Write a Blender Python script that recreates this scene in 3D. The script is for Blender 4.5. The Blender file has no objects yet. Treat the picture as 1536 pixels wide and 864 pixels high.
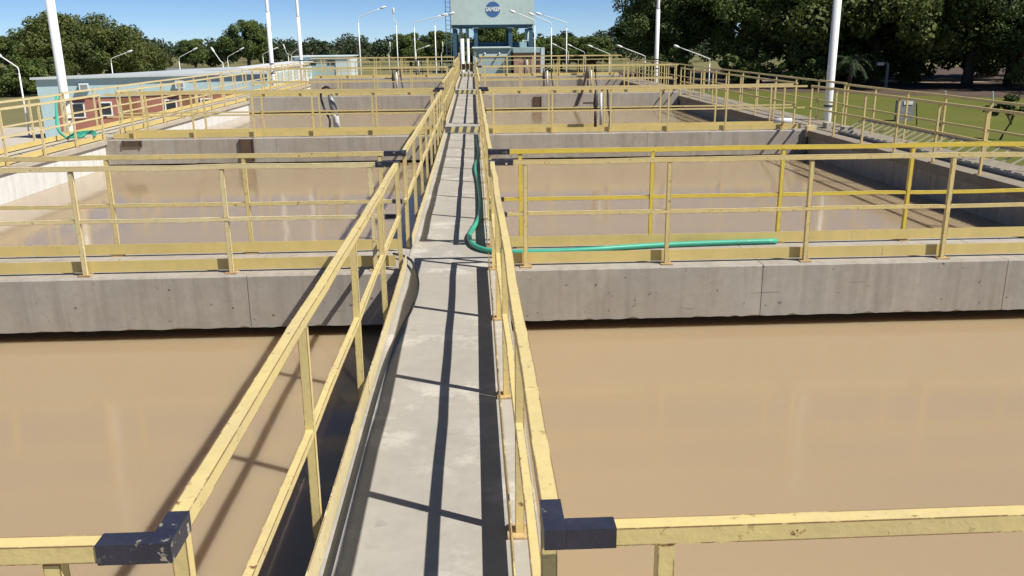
import bpy, math, random
import numpy as np
from mathutils import Vector, Matrix
R = random.Random(7)
scn = bpy.context.scene
C = scn.collection
# ------------------------------------------------------------------ camera, sky, sun, exposure
CAM = Vector((0.1925, 0.0, 2.03)); PITCH, YAW, ROLL, FPX = 0.2787, 0.0419, -0.0103, 1296.5
cd = bpy.data.cameras.new('camera'); cam = bpy.data.objects.new('camera', cd); C.objects.link(cam)
cp, sp = math.cos(PITCH), math.sin(PITCH)
fwd = Vector((math.sin(YAW)*cp, math.cos(YAW)*cp, -sp)); rt = Vector((math.cos(YAW), -math.sin(YAW), 0)); up = rt.cross(fwd)
r2 = rt*math.cos(ROLL) + up*math.sin(ROLL); u2 = -rt*math.sin(ROLL) + up*math.cos(ROLL)
m = Matrix((r2, u2, -fwd)).transposed().to_4x4(); m.translation = CAM; cam.matrix_world = m
cd.sensor_width = 36; cd.lens = FPX/1536*36; cd.clip_end = 3000; cd.clip_start = .05
scn.camera = cam
def ray(px, py):
    return fwd + r2*((px-768)/FPX) - u2*((py-432)/FPX)
def onz(px, py, z):
    d = ray(px, py); return CAM + d*((z-CAM.z)/d.z)
def ony(px, py, y):
    d = ray(px, py); return CAM + d*((y-CAM.y)/d.y)
SUND = Vector((-.74, .40, -1.0)).normalized()
w = bpy.data.worlds.new('World'); scn.world = w; w.use_nodes = True
wn = w.node_tree.nodes; bg = wn['Background']
sky = wn.new('ShaderNodeTexSky'); sky.sky_type = 'NISHITA'; sky.sun_disc = False
sky.sun_elevation = math.asin(-SUND.z); sky.sun_rotation = math.atan2(-SUND.x, -SUND.y)
sky.air_density = .70; sky.dust_density = 0.0; sky.ozone_density = 7.0; sky.altitude = 3000
w.node_tree.links.new(sky.outputs[0], bg.inputs[0]); bg.inputs[1].default_value = .082
sl = bpy.data.lights.new('sun', 'SUN'); sl.energy = 5.0; sl.angle = math.radians(.53); sl.color = (1, .955, .88)
so = bpy.data.objects.new('sun', sl); C.objects.link(so); so.rotation_mode = 'QUATERNION'
so.rotation_quaternion = SUND.to_track_quat('-Z', 'Y'); so.location = (20, -10, 40)
scn.view_settings.view_transform = 'Standard'; scn.view_settings.look = 'None'
scn.view_settings.exposure = 0.35; scn.view_settings.gamma = 1.0
scn.render.engine = 'CYCLES'
# ------------------------------------------------------------------ materials
def mat(name, col, rough=.7, col2=None, scale=2.0, var=.5, bump=0.0, bscale=60, streak=0.0, streakcol=(.1,.09,.08),
        chips=None, chipamt=.5, edge=None, metal=0.0, stretch=(1,1,1), spec=.5, pits=0.0, splotch=None):
    M = bpy.data.materials.new(name); M.use_nodes = True
    nt = M.node_tree; N = nt.nodes; L = nt.links; b = N['Principled BSDF']
    b.inputs['Roughness'].default_value = rough; b.inputs['Metallic'].default_value = metal
    b.inputs['Specular IOR Level'].default_value = spec
    geo = N.new('ShaderNodeNewGeometry'); mp = N.new('ShaderNodeMapping'); mp.inputs['Scale'].default_value = stretch
    L.new(geo.outputs['Position'], mp.inputs['Vector'])
    def noise(sc, det=6, vec=mp.outputs[0], rg=.6):
        n = N.new('ShaderNodeTexNoise'); n.inputs['Scale'].default_value = sc; n.inputs['Detail'].default_value = det
        n.inputs['Roughness'].default_value = rg; L.new(vec, n.inputs['Vector']); return n.outputs['Fac']
    def ramp(src, a, bb):
        r = N.new('ShaderNodeMapRange'); r.inputs[1].default_value = a; r.inputs[2].default_value = bb; L.new(src, r.inputs[0]); return r.outputs[0]
    def mix(f, a, bb):
        x = N.new('ShaderNodeMix'); x.data_type = 'RGBA'
        for s, v in ((x.inputs[0], f), (x.inputs[6], a), (x.inputs[7], bb)):
            if hasattr(v, 'links'): L.new(v, s)
            elif isinstance(v, (int, float)): s.default_value = v
            else: s.default_value = (*v, 1)
        return x.outputs[2]
    def mul(a, k):
        x = N.new('ShaderNodeMath'); x.operation = 'MULTIPLY'; L.new(a, x.inputs[0])
        if hasattr(k, 'links'): L.new(k, x.inputs[1])
        else: x.inputs[1].default_value = k
        return x.outputs[0]
    c2 = col2 or tuple(v*.7 for v in col)
    c = mix(mul(ramp(noise(scale), .35, .68), var), col, c2)
    c = mix(mul(ramp(noise(scale*9, 4), .4, .75), var*.4), c, tuple(v*.75 for v in c2))
    if streak:
        m2 = N.new('ShaderNodeMapping'); m2.inputs['Scale'].default_value = (5, 5, .35); L.new(geo.outputs['Position'], m2.inputs['Vector'])
        s = noise(1.3, 5, m2.outputs[0], .65)
        c = mix(mul(ramp(s, .48, .72), streak), c, streakcol)
        s2 = noise(2.1, 3, m2.outputs[0], .5)
        c = mix(mul(ramp(s2, .56, .75), streak*.6), c, tuple(min(1, v*1.35) for v in col))
    if splotch:
        sp_ = mul(ramp(noise(3.2, 7, geo.outputs['Position'], .75), .50, .60), ramp(noise(.8, 2, geo.outputs['Position']), .45, .58))
        c = mix(mul(sp_, .55), c, splotch)
        sp2 = mul(ramp(noise(9, 5, geo.outputs['Position'], .6), .60, .68), ramp(noise(1.1, 2, mp.outputs[0]), .50, .62))
        c = mix(mul(sp2, .45), c, tuple(v*.55 for v in col))
    if pits:
        pt_ = ramp(noise(14, 3, geo.outputs['Position'], .5), .70, .74)
        c = mix(mul(pt_, pits), c, (.07, .06, .05))
        m3 = N.new('ShaderNodeMapping'); m3.inputs['Scale'].default_value = (1.2, 1.2, 22); L.new(geo.outputs['Position'], m3.inputs['Vector'])
        c = mix(mul(ramp(noise(1.6, 4, m3.outputs[0], .6), .685, .71), pits*.7), c, (.09, .075, .06))
        c = mix(mul(ramp(noise(.55, 3, geo.outputs['Position'], .55), .5, .64), .35), c, (.36, .37, .36))
    if chips:
        ch = ramp(noise(26, 5, geo.outputs['Position'], .7), .66-.05*chipamt, .71-.05*chipamt)
        ch = mul(ch, ramp(noise(1.7, 2, geo.outputs['Position']), .42, .6))
        c = mix(ch, c, chips)
    if edge:
        bv = N.new('ShaderNodeBevel'); bv.samples = 6; bv.inputs['Radius'].default_value = .006
        d = N.new('ShaderNodeVectorMath'); d.operation = 'DOT_PRODUCT'; L.new(bv.outputs[0], d.inputs[0]); L.new(geo.outputs['Normal'], d.inputs[1])
        e = ramp(d.outputs['Value'], .999, .975)
        e = mul(e, ramp(noise(6, 6, geo.outputs['Position'], .75), .40, .46))
        c = mix(e, c, edge)
    L.new(c, b.inputs['Base Color'])
    if bump:
        bp = N.new('ShaderNodeBump'); bp.inputs['Strength'].default_value = bump; bp.inputs['Distance'].default_value = .02
        L.new(noise(bscale, 6), bp.inputs['Height']); L.new(bp.outputs[0], b.inputs['Normal'])
    return M
RUST = (.16, .07, .03)
M = {}
M['cream'] = mat('cream_yellow_paint', (.70, .565, .225), .5, (.62, .50, .24), 1.6, 1.0, chips=RUST, chipamt=1.15, edge=RUST, bump=.12, bscale=35)
M['bright'] = mat('bright_yellow_paint', (.74, .56, .07), .45, (.66, .50, .10), 1.3, .7, chips=RUST, chipamt=.3, edge=RUST, bump=.1, bscale=35)
M['pale'] = mat('pale_yellow_paint', (.74, .635, .36), .5, (.64, .53, .27), 1.5, 1.0, chips=RUST, chipamt=1.0, edge=RUST, bump=.12, bscale=35)
M['rusty_plate'] = mat('rusty_base_plate', (.55, .42, .20), .7, (.24, .12, .06), 9, .9, chips=RUST, chipamt=1.0)
M['plate'] = mat('kick_plate_paint', (.66, .52, .19), .55, (.58, .45, .17), .8, .8, chips=RUST, chipamt=.2, streak=.12, streakcol=(.30,.2,.1))
M['black'] = mat('black_paint', (.016, .017, .030), .38, (.05, .05, .07), 6, .6, chips=(.75,.68,.45), chipamt=1.3, bump=.2, bscale=40)
M['walk'] = mat('walkway_concrete', (.385, .36, .31), .8, (.325, .305, .265), .9, .7, bump=.12, bscale=22, spec=.3, splotch=(.60, .56, .49))
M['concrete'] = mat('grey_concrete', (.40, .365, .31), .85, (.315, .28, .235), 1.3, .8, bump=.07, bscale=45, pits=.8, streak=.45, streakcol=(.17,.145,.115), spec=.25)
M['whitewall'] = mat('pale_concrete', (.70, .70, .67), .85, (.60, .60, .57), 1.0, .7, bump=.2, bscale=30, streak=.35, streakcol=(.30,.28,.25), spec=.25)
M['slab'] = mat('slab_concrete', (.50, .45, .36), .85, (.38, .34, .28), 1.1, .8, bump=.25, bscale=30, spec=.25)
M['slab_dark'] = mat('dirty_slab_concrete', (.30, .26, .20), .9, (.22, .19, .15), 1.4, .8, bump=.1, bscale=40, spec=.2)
M['hose'] = mat('green_rubber', (.055, .40, .27), .42, (.04, .30, .21), 5, .6, chips=(.5,.5,.42), chipamt=.4)
M['bhose'] = mat('black_rubber', (.02, .02, .022), .45, (.04, .04, .04), 6, .5)
M['white'] = mat('white_paint', (.80, .80, .78), .4, (.70, .70, .68), 2, .5, streak=.1)
M['grey_metal'] = mat('grey_metal', (.30, .31, .31), .5, (.18, .18, .18), 4, .7, metal=.3)
M['dark_metal'] = mat('dark_metal', (.045, .04, .04), .5, (.10, .06, .04), 6, .7)
M['rust'] = mat('rusty_steel', (.24, .10, .045), .8, (.12, .06, .035), 6, .8, bump=.3)
M['pvc'] = mat('grey_white_plastic', (.62, .62, .60), .45, (.5, .5, .48), 4, .5)
M['brick'] = mat('red_brick_wall', (.30, .125, .085), .85, (.23, .095, .07), 3, .7, bump=.2, bscale=10)
M['bluewall'] = mat('pale_blue_plaster', (.36, .48, .49), .75, (.30, .42, .44), .6, .7, streak=.25, streakcol=(.22,.28,.29))
M['palewall'] = mat('bluish_white_plaster', (.62, .70, .70), .75, (.52, .60, .61), .6, .7, streak=.25, streakcol=(.35,.40,.40))
M['tankblue'] = mat('tank_plaster', (.52, .62, .58), .75, (.45, .55, .53), .25, .8, streak=.15, streakcol=(.30,.38,.38))
M['darkblue'] = mat('blue_painted_concrete', (.05, .13, .19), .7, (.04, .10, .15), .8, .7, streak=.2)
M['roofgrey'] = mat('grey_roofing', (.46, .50, .50), .8, (.38, .41, .41), .5, .7)
M['glass'] = mat('window_glass', (.03, .035, .04), .08, (.05, .05, .05), 2, .3)
M['frame'] = mat('window_frame', (.7, .7, .68), .5)
M['logo_blue'] = mat('logo_blue', (.045, .13, .30), .6, (.06, .17, .36), 2, .6)
M['pave'] = mat('pale_pavement', (.52, .47, .39), .9, (.44, .39, .32), .25, .8)
M['soil'] = mat('dark_soil', (.10, .062, .04), .95, (.06, .04, .028), .35, .8)
M['sand'] = mat('sandy_track', (.46, .37, .26), .95, (.36, .29, .20), .3, .8)
M['lawn'] = mat('lawn_grass', (.10, .125, .022), .95, (.145, .135, .04), .18, .9, bump=.8, bscale=6, spec=.1)
M['field'] = mat('dry_ground', (.14, .15, .06), .95, (.21, .18, .09), .05, .9, spec=.1)
M['bark'] = mat('bark', (.085, .06, .042), .95, (.05, .036, .026), 3, .8, bump=.5, bscale=12)
M['stripe_dark'] = mat('dark_stripe_paint', (.13, .125, .115), .7, (.09, .09, .08), 6, .7)
M['stripe_yellow'] = mat('yellow_stripe_paint', (.70, .60, .25), .6, (.58, .50, .24), 6, .7)
M['stain'] = mat('brown_steel_gate', (.10, .062, .04), .8, (.07, .045, .03), 6, .8)
def leafmat(name, a, b):
    X = bpy.data.materials.new(name); X.use_nodes = True; nt = X.node_tree; N = nt.nodes; L = nt.links
    p = N['Principled BSDF']; p.inputs['Roughness'].default_value = .65; p.inputs['Specular IOR Level'].default_value = .25
    g = N.new('ShaderNodeNewGeometry'); n = N.new('ShaderNodeTexNoise'); n.inputs['Scale'].default_value = .35; L.new(g.outputs['Position'], n.inputs['Vector'])
    ad = N.new('ShaderNodeMath'); ad.operation = 'MULTIPLY_ADD'; L.new(g.outputs['Random Per Island'], ad.inputs[0]); ad.inputs[1].default_value = .55
    L.new(n.outputs['Fac'], ad.inputs[2])
    mr = N.new('ShaderNodeMapRange'); mr.inputs[1].default_value = .4; mr.inputs[2].default_value = 1.15; L.new(ad.outputs[0], mr.inputs[0])
    x = N.new('ShaderNodeMix'); x.data_type = 'RGBA'; L.new(mr.outputs[0], x.inputs[0]); x.inputs[6].default_value = (*a, 1); x.inputs[7].default_value = (*b, 1)
    L.new(x.outputs[2], p.inputs['Base Color'])
    t = N.new('ShaderNodeBsdfTranslucent'); L.new(x.outputs[2], t.inputs[0])
    ms = N.new('ShaderNodeMixShader'); ms.inputs[0].default_value = .22; L.new(p.outputs[0], ms.inputs[1]); L.new(t.outputs[0], ms.inputs[2])
    L.new(ms.outputs[0], N['Material Output'].inputs['Surface']); return X
M['leaf_dark'] = leafmat('dark_leaves', (.035, .058, .02), (.115, .155, .042))
M['leaf_mid'] = leafmat('green_leaves', (.05, .085, .022), (.16, .20, .05))
M['leaf_olive'] = leafmat('olive_leaves', (.055, .08, .022), (.17, .185, .05))
M['leaf_far'] = leafmat('far_leaves', (.030, .050, .024), (.075, .098, .045))
M['leaf_palm'] = leafmat('palm_leaves', (.035, .06, .025), (.09, .13, .06))
# muddy water: opaque brown sediment under a smooth reflecting surface
X = bpy.data.materials.new('muddy_water'); X.use_nodes = True; nt = X.node_tree; N = nt.nodes; L = nt.links
p = N['Principled BSDF']; p.inputs['Roughness'].default_value = .09; p.inputs['IOR'].default_value = 1.33
g = N.new('ShaderNodeNewGeometry'); n1 = N.new('ShaderNodeTexNoise'); n1.inputs['Scale'].default_value = .35; n1.inputs['Detail'].default_value = 5
L.new(g.outputs['Position'], n1.inputs['Vector'])
x = N.new('ShaderNodeMix'); x.data_type = 'RGBA'; L.new(n1.outputs['Fac'], x.inputs[0]); x.inputs[6].default_value = (.345, .255, .150, 1); x.inputs[7].default_value = (.38, .285, .17, 1)
L.new(x.outputs[2], p.inputs['Base Color'])
p.subsurface_method = 'BURLEY'; p.inputs['Subsurface Weight'].default_value = .9; p.inputs['Subsurface Radius'].default_value = (1, .75, .5); p.inputs['Subsurface Scale'].default_value = .20
n2 = N.new('ShaderNodeTexNoise'); n2.inputs['Scale'].default_value = 2.2; n2.inputs['Detail'].default_value = 3
mp = N.new('ShaderNodeMapping'); mp.inputs['Scale'].default_value = (1, .6, 1); L.new(g.outputs['Position'], mp.inputs[0]); L.new(mp.outputs[0], n2.inputs['Vector'])
bp = N.new('ShaderNodeBump'); bp.inputs['Strength'].default_value = .10; bp.inputs['Distance'].default_value = .03
L.new(n2.outputs['Fac'], bp.inputs['Height']); L.new(bp.outputs[0], p.inputs['Normal'])
M['water'] = X
# ------------------------------------------------------------------ builders
class MB:
    def __init__(s): s.v = []; s.f = []
    def add(s, vs, fs):
        o = len(s.v); s.v += [tuple(v) for v in vs]; s.f += [tuple(i+o for i in f) for f in fs]; return s
    def box(s, x0, x1, y0, y1, z0, z1):
        return s.add([(x0,y0,z0),(x1,y0,z0),(x1,y1,z0),(x0,y1,z0),(x0,y0,z1),(x1,y0,z1),(x1,y1,z1),(x0,y1,z1)],
                     [(0,3,2,1),(4,5,6,7),(0,1,5,4),(1,2,6,5),(2,3,7,6),(3,0,4,7)])
    def bar(s, pts, wd, ht):                       # rectangular section swept along a polyline (mostly horizontal)
        pts = [Vector(q) for q in pts]; n = len(pts); vs = []
        for i, q in enumerate(pts):
            d = (pts[min(i+1, n-1)] - pts[max(i-1, 0)]).normalized()
            sd = d.cross(Vector((0,0,1)));
            sd = sd.normalized() if sd.length > 1e-4 else Vector((1,0,0))
            uu = sd.cross(d).normalized()
            for a, bb in ((-1,-1),(1,-1),(1,1),(-1,1)): vs.append(q + sd*(a*wd/2) + uu*(bb*ht/2))
        fs = [(3,2,1,0), tuple(4*(n-1)+k for k in range(4))]
        for i in range(n-1):
            for k in range(4): fs.append((4*i+k, 4*i+(k+1)%4, 4*i+4+(k+1)%4, 4*i+4+k))
        return s.add(vs, fs)
    def tube(s, pts, rad, seg=8, cap=True):
        pts = [Vector(q) for q in pts]; n = len(pts); rr = rad if isinstance(rad, (list, tuple)) else [rad]*n
        vs = []; prev = None
        for i, q in enumerate(pts):
            d = (pts[min(i+1, n-1)] - pts[max(i-1, 0)]).normalized()
            if prev is None: a = d.orthogonal().normalized()
            else: a = (prev - d*prev.dot(d)).normalized()
            prev = a; b = d.cross(a)
            for k in range(seg):
                t = 2*math.pi*k/seg; vs.append(q + (a*math.cos(t) + b*math.sin(t))*rr[i])
        fs = []
        for i in range(n-1):
            for k in range(seg): fs.append((seg*i+k, seg*i+(k+1)%seg, seg*(i+1)+(k+1)%seg, seg*(i+1)+k))
        if cap: fs += [tuple(range(seg))[::-1], tuple(seg*(n-1)+k for k in range(seg))]
        return s.add(vs, fs)
    def cyl(s, c, r0, r1, z0, z1, seg=12):
        return s.tube([(c[0],c[1],z0),(c[0],c[1],z1)], [r0, r1], seg)
    def mesh(s, name, material, off=None, smooth=False):
        me = bpy.data.meshes.new(name); o = off or Vector((0,0,0))
        me.from_pydata([(v[0]-o.x, v[1]-o.y, v[2]-o.z) for v in s.v], [], s.f); me.materials.append(M[material] if isinstance(material, str) else material)
        if smooth:
            me.polygons.foreach_set('use_smooth', [True]*len(me.polygons))
        me.update(); return me
    def build(s, name, material, parent=None, smooth=False, base=None):
        """one mesh object; world coordinates in, local to the parent thing out"""
        off = wloc(parent) if parent else (Vector(base) if base else Vector((0,0,0)))
        o = bpy.data.objects.new(name, s.mesh(name, material, off, smooth)); C.objects.link(o)
        if parent: o.parent = parent
        else: o.location = off
        return o
def wloc(o):
    v = Vector(o.location)
    while o.parent: o = o.parent; v += Vector(o.location)
    return v
def thing(name, label, cat, loc, group=None):
    o = bpy.data.objects.new(name, None); C.objects.link(o); o.location = loc; o.empty_display_size = .2
    return tag(o, label, cat, group)
def tag(o, label, cat, group=None):
    o['label'] = label; o['category'] = cat
    if group: o['group'] = group
    return o
def struct(o): o['kind'] = 'structure'; return o
def inst(name, me, parent, loc):
    o = bpy.data.objects.new(name, me); C.objects.link(o); o.parent = parent; o.location = loc; return o
def curve(pts, n=8):                                # Catmull-Rom through points
    P = [Vector(q) for q in pts]; P = [P[0]*2-P[1]] + P + [P[-1]*2-P[-2]]; out = []
    for i in range(1, len(P)-2):
        for k in range(n):
            t = k/n; a, b, c, d = P[i-1:i+3]
            out.append(.5*((2*b) + (c-a)*t + (2*a-5*b+4*c-d)*t*t + (3*b-a-3*c+d)*t**3))
    out.append(P[-2]); return out
def subd(a, b, step, jit, rnd):                     # polyline from a to b, slightly bent like real pipework
    a, b = Vector(a), Vector(b); n = max(1, round((b-a).length/step)); out = []
    for i in range(n+1):
        q = a.lerp(b, i/n)
        if 0 < i < n: q = q + Vector((rnd.uniform(-jit, jit), rnd.uniform(-jit, jit), rnd.uniform(-jit, jit)))
        out.append(q)
    return out
# ------------------------------------------------------------------ geometry of the basins
GZ = -2.5
STEP = .145
XL, XR = -.503, .352                 # railing lines of the central walkway
WL, WR = -.468, .440                 # slab edges
CR = [(1.69, .72), (7.80, 8.58), (19.75, 20.65), (32.5, 33.4), (45.0, 45.9)]    # front / rear railing lines of the crossings
CZ = [0, 0, 0, STEP, 2*STEP]         # slab level of each crossing
LIN, LOUT, RIN, ROUT = -7.98, -9.0, 7.86, 8.86
def ztop(y): return 0 if y < 20.2 else STEP if y < 32.95 else 2*STEP if y < 45.45 else 3*STEP
# ground sheets
def sheet(name, pts, z, material):
    mb = MB().add([(a, b, z) for a, b in pts], [tuple(range(len(pts)))]); return struct(mb.build(name, material))
sheet('ground', [(-900,-200),(900,-200),(900,1600),(-900,1600)], GZ-.012, 'field')
sheet('pavement', [(-60,-10),(-9.3,-10),(-9.3,100),(-18,100),(-24,52),(-60,50)], GZ-.006, 'pave')
sheet('lawn', [(9.2,-10),(70,-10),(70,58),(44,62),(20,82),(9.2,110)], GZ, 'lawn')
sheet('soil', [(70,58),(44,62),(20,82),(14,103),(14,135),(120,135),(120,50)], GZ+.003, 'soil')
sheet('sandy_track', [(16,92),(130,80.5),(130,85.5),(16,99)], GZ+.008, 'sand')
# water
for y0, y1, z in ((-4, 8.15, -.605), (8.25, 20.15, -.60), (20.25, 32.9, -.58+STEP), (33.0, 45.4, -.58+2*STEP)):
    for x0, x1, side in ((LIN-.05, -.08, 'l'), (-.07, RIN+.05, 'r')):
        struct(MB().add([(x0,y0,z),(x1,y0,z),(x1,y1,z),(x0,y1,z)], [(0,1,2,3)]).build('water', 'water'))
# central walkway slabs
def slab(name, x0, x1, y0, y1, z, th, material):
    return struct(MB().box(x0, x1, y0, y1, z-th, z).build(name, material))
slab('walkway', WL, WR, -1.6, 20.2, 0, .22, 'walk')
slab('walkway', WL, WR, 20.2, 32.95, STEP, .36, 'walk')
slab('walkway', WL, WR, 32.95, 45.45, 2*STEP, .36, 'walk')
slab('walkway', WL, WR, 45.45, 48.6, 3*STEP, .36, 'walk')
ordn = ['camera', 'first', 'second', 'third', 'fourth']
for k, (y, z) in enumerate(((20.2, 0), (32.95, STEP), (45.45, 2*STEP))):
    t = thing('striped_step', 'black and yellow striped step across the walkway, %s one from the camera' % ('nearest', 'middle', 'farthest')[k], 'step', (0, y, z), 'striped steps on the walkway')
    MB().box(WL+.02, WR-.06, y-.012, y-.004, z+.001, z+STEP-.004).build('riser_plate', 'stripe_dark', t)
    n = 9; x0 = WL+.03; wd = (WR-.07-x0)/n
    for i in range(n):
        a = x0 + i*wd
        if i % 2 == 0:
            continue
        mb = MB(); zz0, zz1 = z+.004, z+STEP-.006; sh = .035
        mb.add([(a,y-.017,zz0),(a+wd,y-.017,zz0),(a+wd+sh,y-.017,zz1),(a+sh,y-.017,zz1),(a,y-.0125,zz0),(a+wd,y-.0125,zz0),(a+wd+sh,y-.0125,zz1),(a+sh,y-.0125,zz1)],
               [(0,1,2,3),(7,6,5,4),(0,4,5,1),(1,5,6,2),(2,6,7,3),(3,7,4,0)])
        mb.build('yellow_stripe', 'stripe_yellow', t)
# crossing beams with an uneven lower edge, in segments with open joints
def beam_segment(x0, x1, y0, y1, z, dep, parent, rnd):
    n = max(2, int((x1-x0)/.06)); vs = []; fs = []
    for i in range(n+1):
        x = x0 + (x1-x0)*i/n; c = rnd.uniform(0, .010) + (rnd.random() < .08)*rnd.uniform(.008, .022); e = rnd.uniform(-.003, .003)
        vs += [(x, y0, z-.012+e), (x, y0+.012, z), (x, y1, z), (x, y1, z-dep), (x, y0+.02, z-dep), (x, y0, z-dep+c)]
    for i in range(n):
        for k in range(6): fs.append((6*i+k, 6*i+6+k, 6*i+6+(k+1)%6, 6*i+(k+1)%6))
    fs += [(0,1,2,3,4,5), tuple(6*n+k for k in (5,4,3,2,1,0))]
    MB().add(vs, [f[::-1] for f in fs]).build('beam_segment', 'concrete', parent)
rb = random.Random(3)
for i, (yf, yr) in enumerate(CR):
    if i == 0: y0, y1 = .6, 1.80
    else: y0, y1 = yf-.115, yr+.14
    z = CZ[i]
    for sd, xa, xb in (('left', LIN+.02, WL-.004), ('right', WR+.004, RIN-.06)):
        t = thing('concrete_beam', 'grey stained concrete cross beam on the %s, %s' % (sd, ('under the railing nearest the camera', 'first beyond the camera, above open brown water', 'second beyond the camera, at the nearest striped step',
                  'third beyond the camera, at the middle striped step', 'farthest, in front of the tower')[i]), 'beam', ((xa+xb)/2, y0, z), 'cross beams between the basins')
        cuts = [xa] + ([] if i != 1 else ([-4.9, -1.9] if sd == 'left' else [2.86, 5.2])) + ([] if i in (0, 1) else [(xa+xb)/2]) + [xb]
        for a, b in zip(cuts, cuts[1:]):
            beam_segment(a+.003, b-.003, y0, y1, z, .5 if i < 2 else .54, t, rb)
    if i: struct(MB().box(LIN, RIN, (yf+yr)/2-.1+.02*i, (yf+yr)/2+.1, GZ, z-.48).build('basin_wall', 'concrete'))
# outer walls and their walkways
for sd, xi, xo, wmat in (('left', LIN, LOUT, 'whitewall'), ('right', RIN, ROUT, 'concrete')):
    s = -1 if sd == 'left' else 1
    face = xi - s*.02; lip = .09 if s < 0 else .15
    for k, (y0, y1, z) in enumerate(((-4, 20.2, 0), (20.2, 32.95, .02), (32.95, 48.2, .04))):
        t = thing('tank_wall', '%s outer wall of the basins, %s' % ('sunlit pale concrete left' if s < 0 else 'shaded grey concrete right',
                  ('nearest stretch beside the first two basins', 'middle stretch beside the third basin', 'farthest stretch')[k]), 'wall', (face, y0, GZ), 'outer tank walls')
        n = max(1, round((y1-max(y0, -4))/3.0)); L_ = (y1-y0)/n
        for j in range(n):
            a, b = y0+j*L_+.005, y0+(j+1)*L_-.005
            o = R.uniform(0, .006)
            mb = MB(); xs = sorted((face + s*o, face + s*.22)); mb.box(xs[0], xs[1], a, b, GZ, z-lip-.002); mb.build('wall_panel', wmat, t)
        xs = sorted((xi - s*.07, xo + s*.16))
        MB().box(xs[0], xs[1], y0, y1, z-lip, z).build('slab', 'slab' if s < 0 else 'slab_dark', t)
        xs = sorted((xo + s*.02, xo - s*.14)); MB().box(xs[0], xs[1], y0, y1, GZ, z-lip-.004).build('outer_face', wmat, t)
struct(MB().box(LOUT, ROUT, 48.2, 48.6, GZ, .03).build('end_wall', 'concrete'))
# ------------------------------------------------------------------ railings
post_me = {}
def post_mesh(m, h=.95):
    if (m, h) not in post_me:
        post_me[(m, h)] = MB().box(-.0185, .0185, -.0185, .0185, .008, h).mesh('post', m)
    return post_me[(m, h)]
long_me = {}
def long_post(m):
    if m not in long_me: long_me[m] = MB().box(-.0185, .0185, -.0185, .0185, -.17, .95).mesh('post', m)
    return long_me[m]
plate_me = MB().box(-.055, .055, -.055, .055, 0, .009).mesh('base_plate', 'rusty_plate')
rr = random.Random(11)
def railing(label, axis, fixed, a, b, z, posts, kick, m='cream', km='plate', sleeve=None, group=None, mid=.5, kend=(0, 0), jit=.0045, near=False, kz=.073, kh=.104, side=False):
    """axis 'x' or 'y': direction of the run; fixed: the other coordinate; kick: side (+1/-1) of the toe board."""
    P = (lambda t, zz, o=0: Vector((t, fixed+o, zz))) if axis == 'x' else (lambda t, zz, o=0: Vector((fixed+o, t, zz)))
    t = thing('railing', label, 'railing', P((a+b)/2, z), group)
    step = 1.35 if not near else .5
    MB().bar(subd(P(a, z+.975), P(b, z+.975), step, jit, rr), .043, .043).build('top_rail', m, t)
    MB().bar(subd(P(a, z+mid), P(b, z+mid), step, jit, rr), .033, .034).build('mid_rail', m, t)
    base = wloc(t)
    for q in posts:
        o = inst('post', long_post(m) if side else post_mesh(m), t, P(q, z)-base)
        o.rotation_euler = (rr.uniform(-.006, .006), rr.uniform(-.006, .006), rr.uniform(-.02, .02))
        if not side: inst('base_plate', plate_me, t, P(q, z+.001)-base)
    if kick:
        lo, hi = min(a, b)+kend[0], max(a, b)-kend[1]
        n = max(1, round((hi-lo)/4)); ln = (hi-lo)/n
        for i in range(n):
            mb = MB(); o = kick*.046 + rr.uniform(-.002, .002)
            pl = subd(P(lo+i*ln+.003, z+kz, o), P(lo+(i+1)*ln-.003, z+kz, o), 1.3, .004, rr)
            mb.bar(pl, .006, kh).build('kick_plate', km, t)
    if sleeve:      # black painted corner: (end coordinate, direction along the run, length, turn length along the other axis, sign)
        e, d, ln, tl, sg, blk = sleeve
        mb = MB(); mb.bar([P(e + d*.0247, z+.975), P(e + d*ln, z+.975)], .049, .049)
        if axis == 'x':
            ys = sorted((fixed+.0245, fixed-.0245)); ys = (ys[0]-(tl if sg < 0 else 0), ys[1]+(tl if sg > 0 else 0))
            mb.box(e-.0245, e+.0242, ys[0], ys[1], z+.9505, z+.9995) if d > 0 else mb.box(e-.0242, e+.0245, ys[0], ys[1], z+.9505, z+.9995)
        mb.build('black_corner', 'black', t)
        if blk: MB().bar([P(e + d*.03, z+mid), P(e + d*.13, z+mid)], .038, .039).build('black_rail_end', 'black', t)
    return t
def spaced(a, b, n): return [a + (b-a)*i/n for i in range(n+1)]
where = ['nearest, at the bottom edge', 'crossing nearest the camera', 'second crossing, at the nearest striped step', 'third crossing, at the middle striped step', 'farthest crossing, before the tower']
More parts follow.
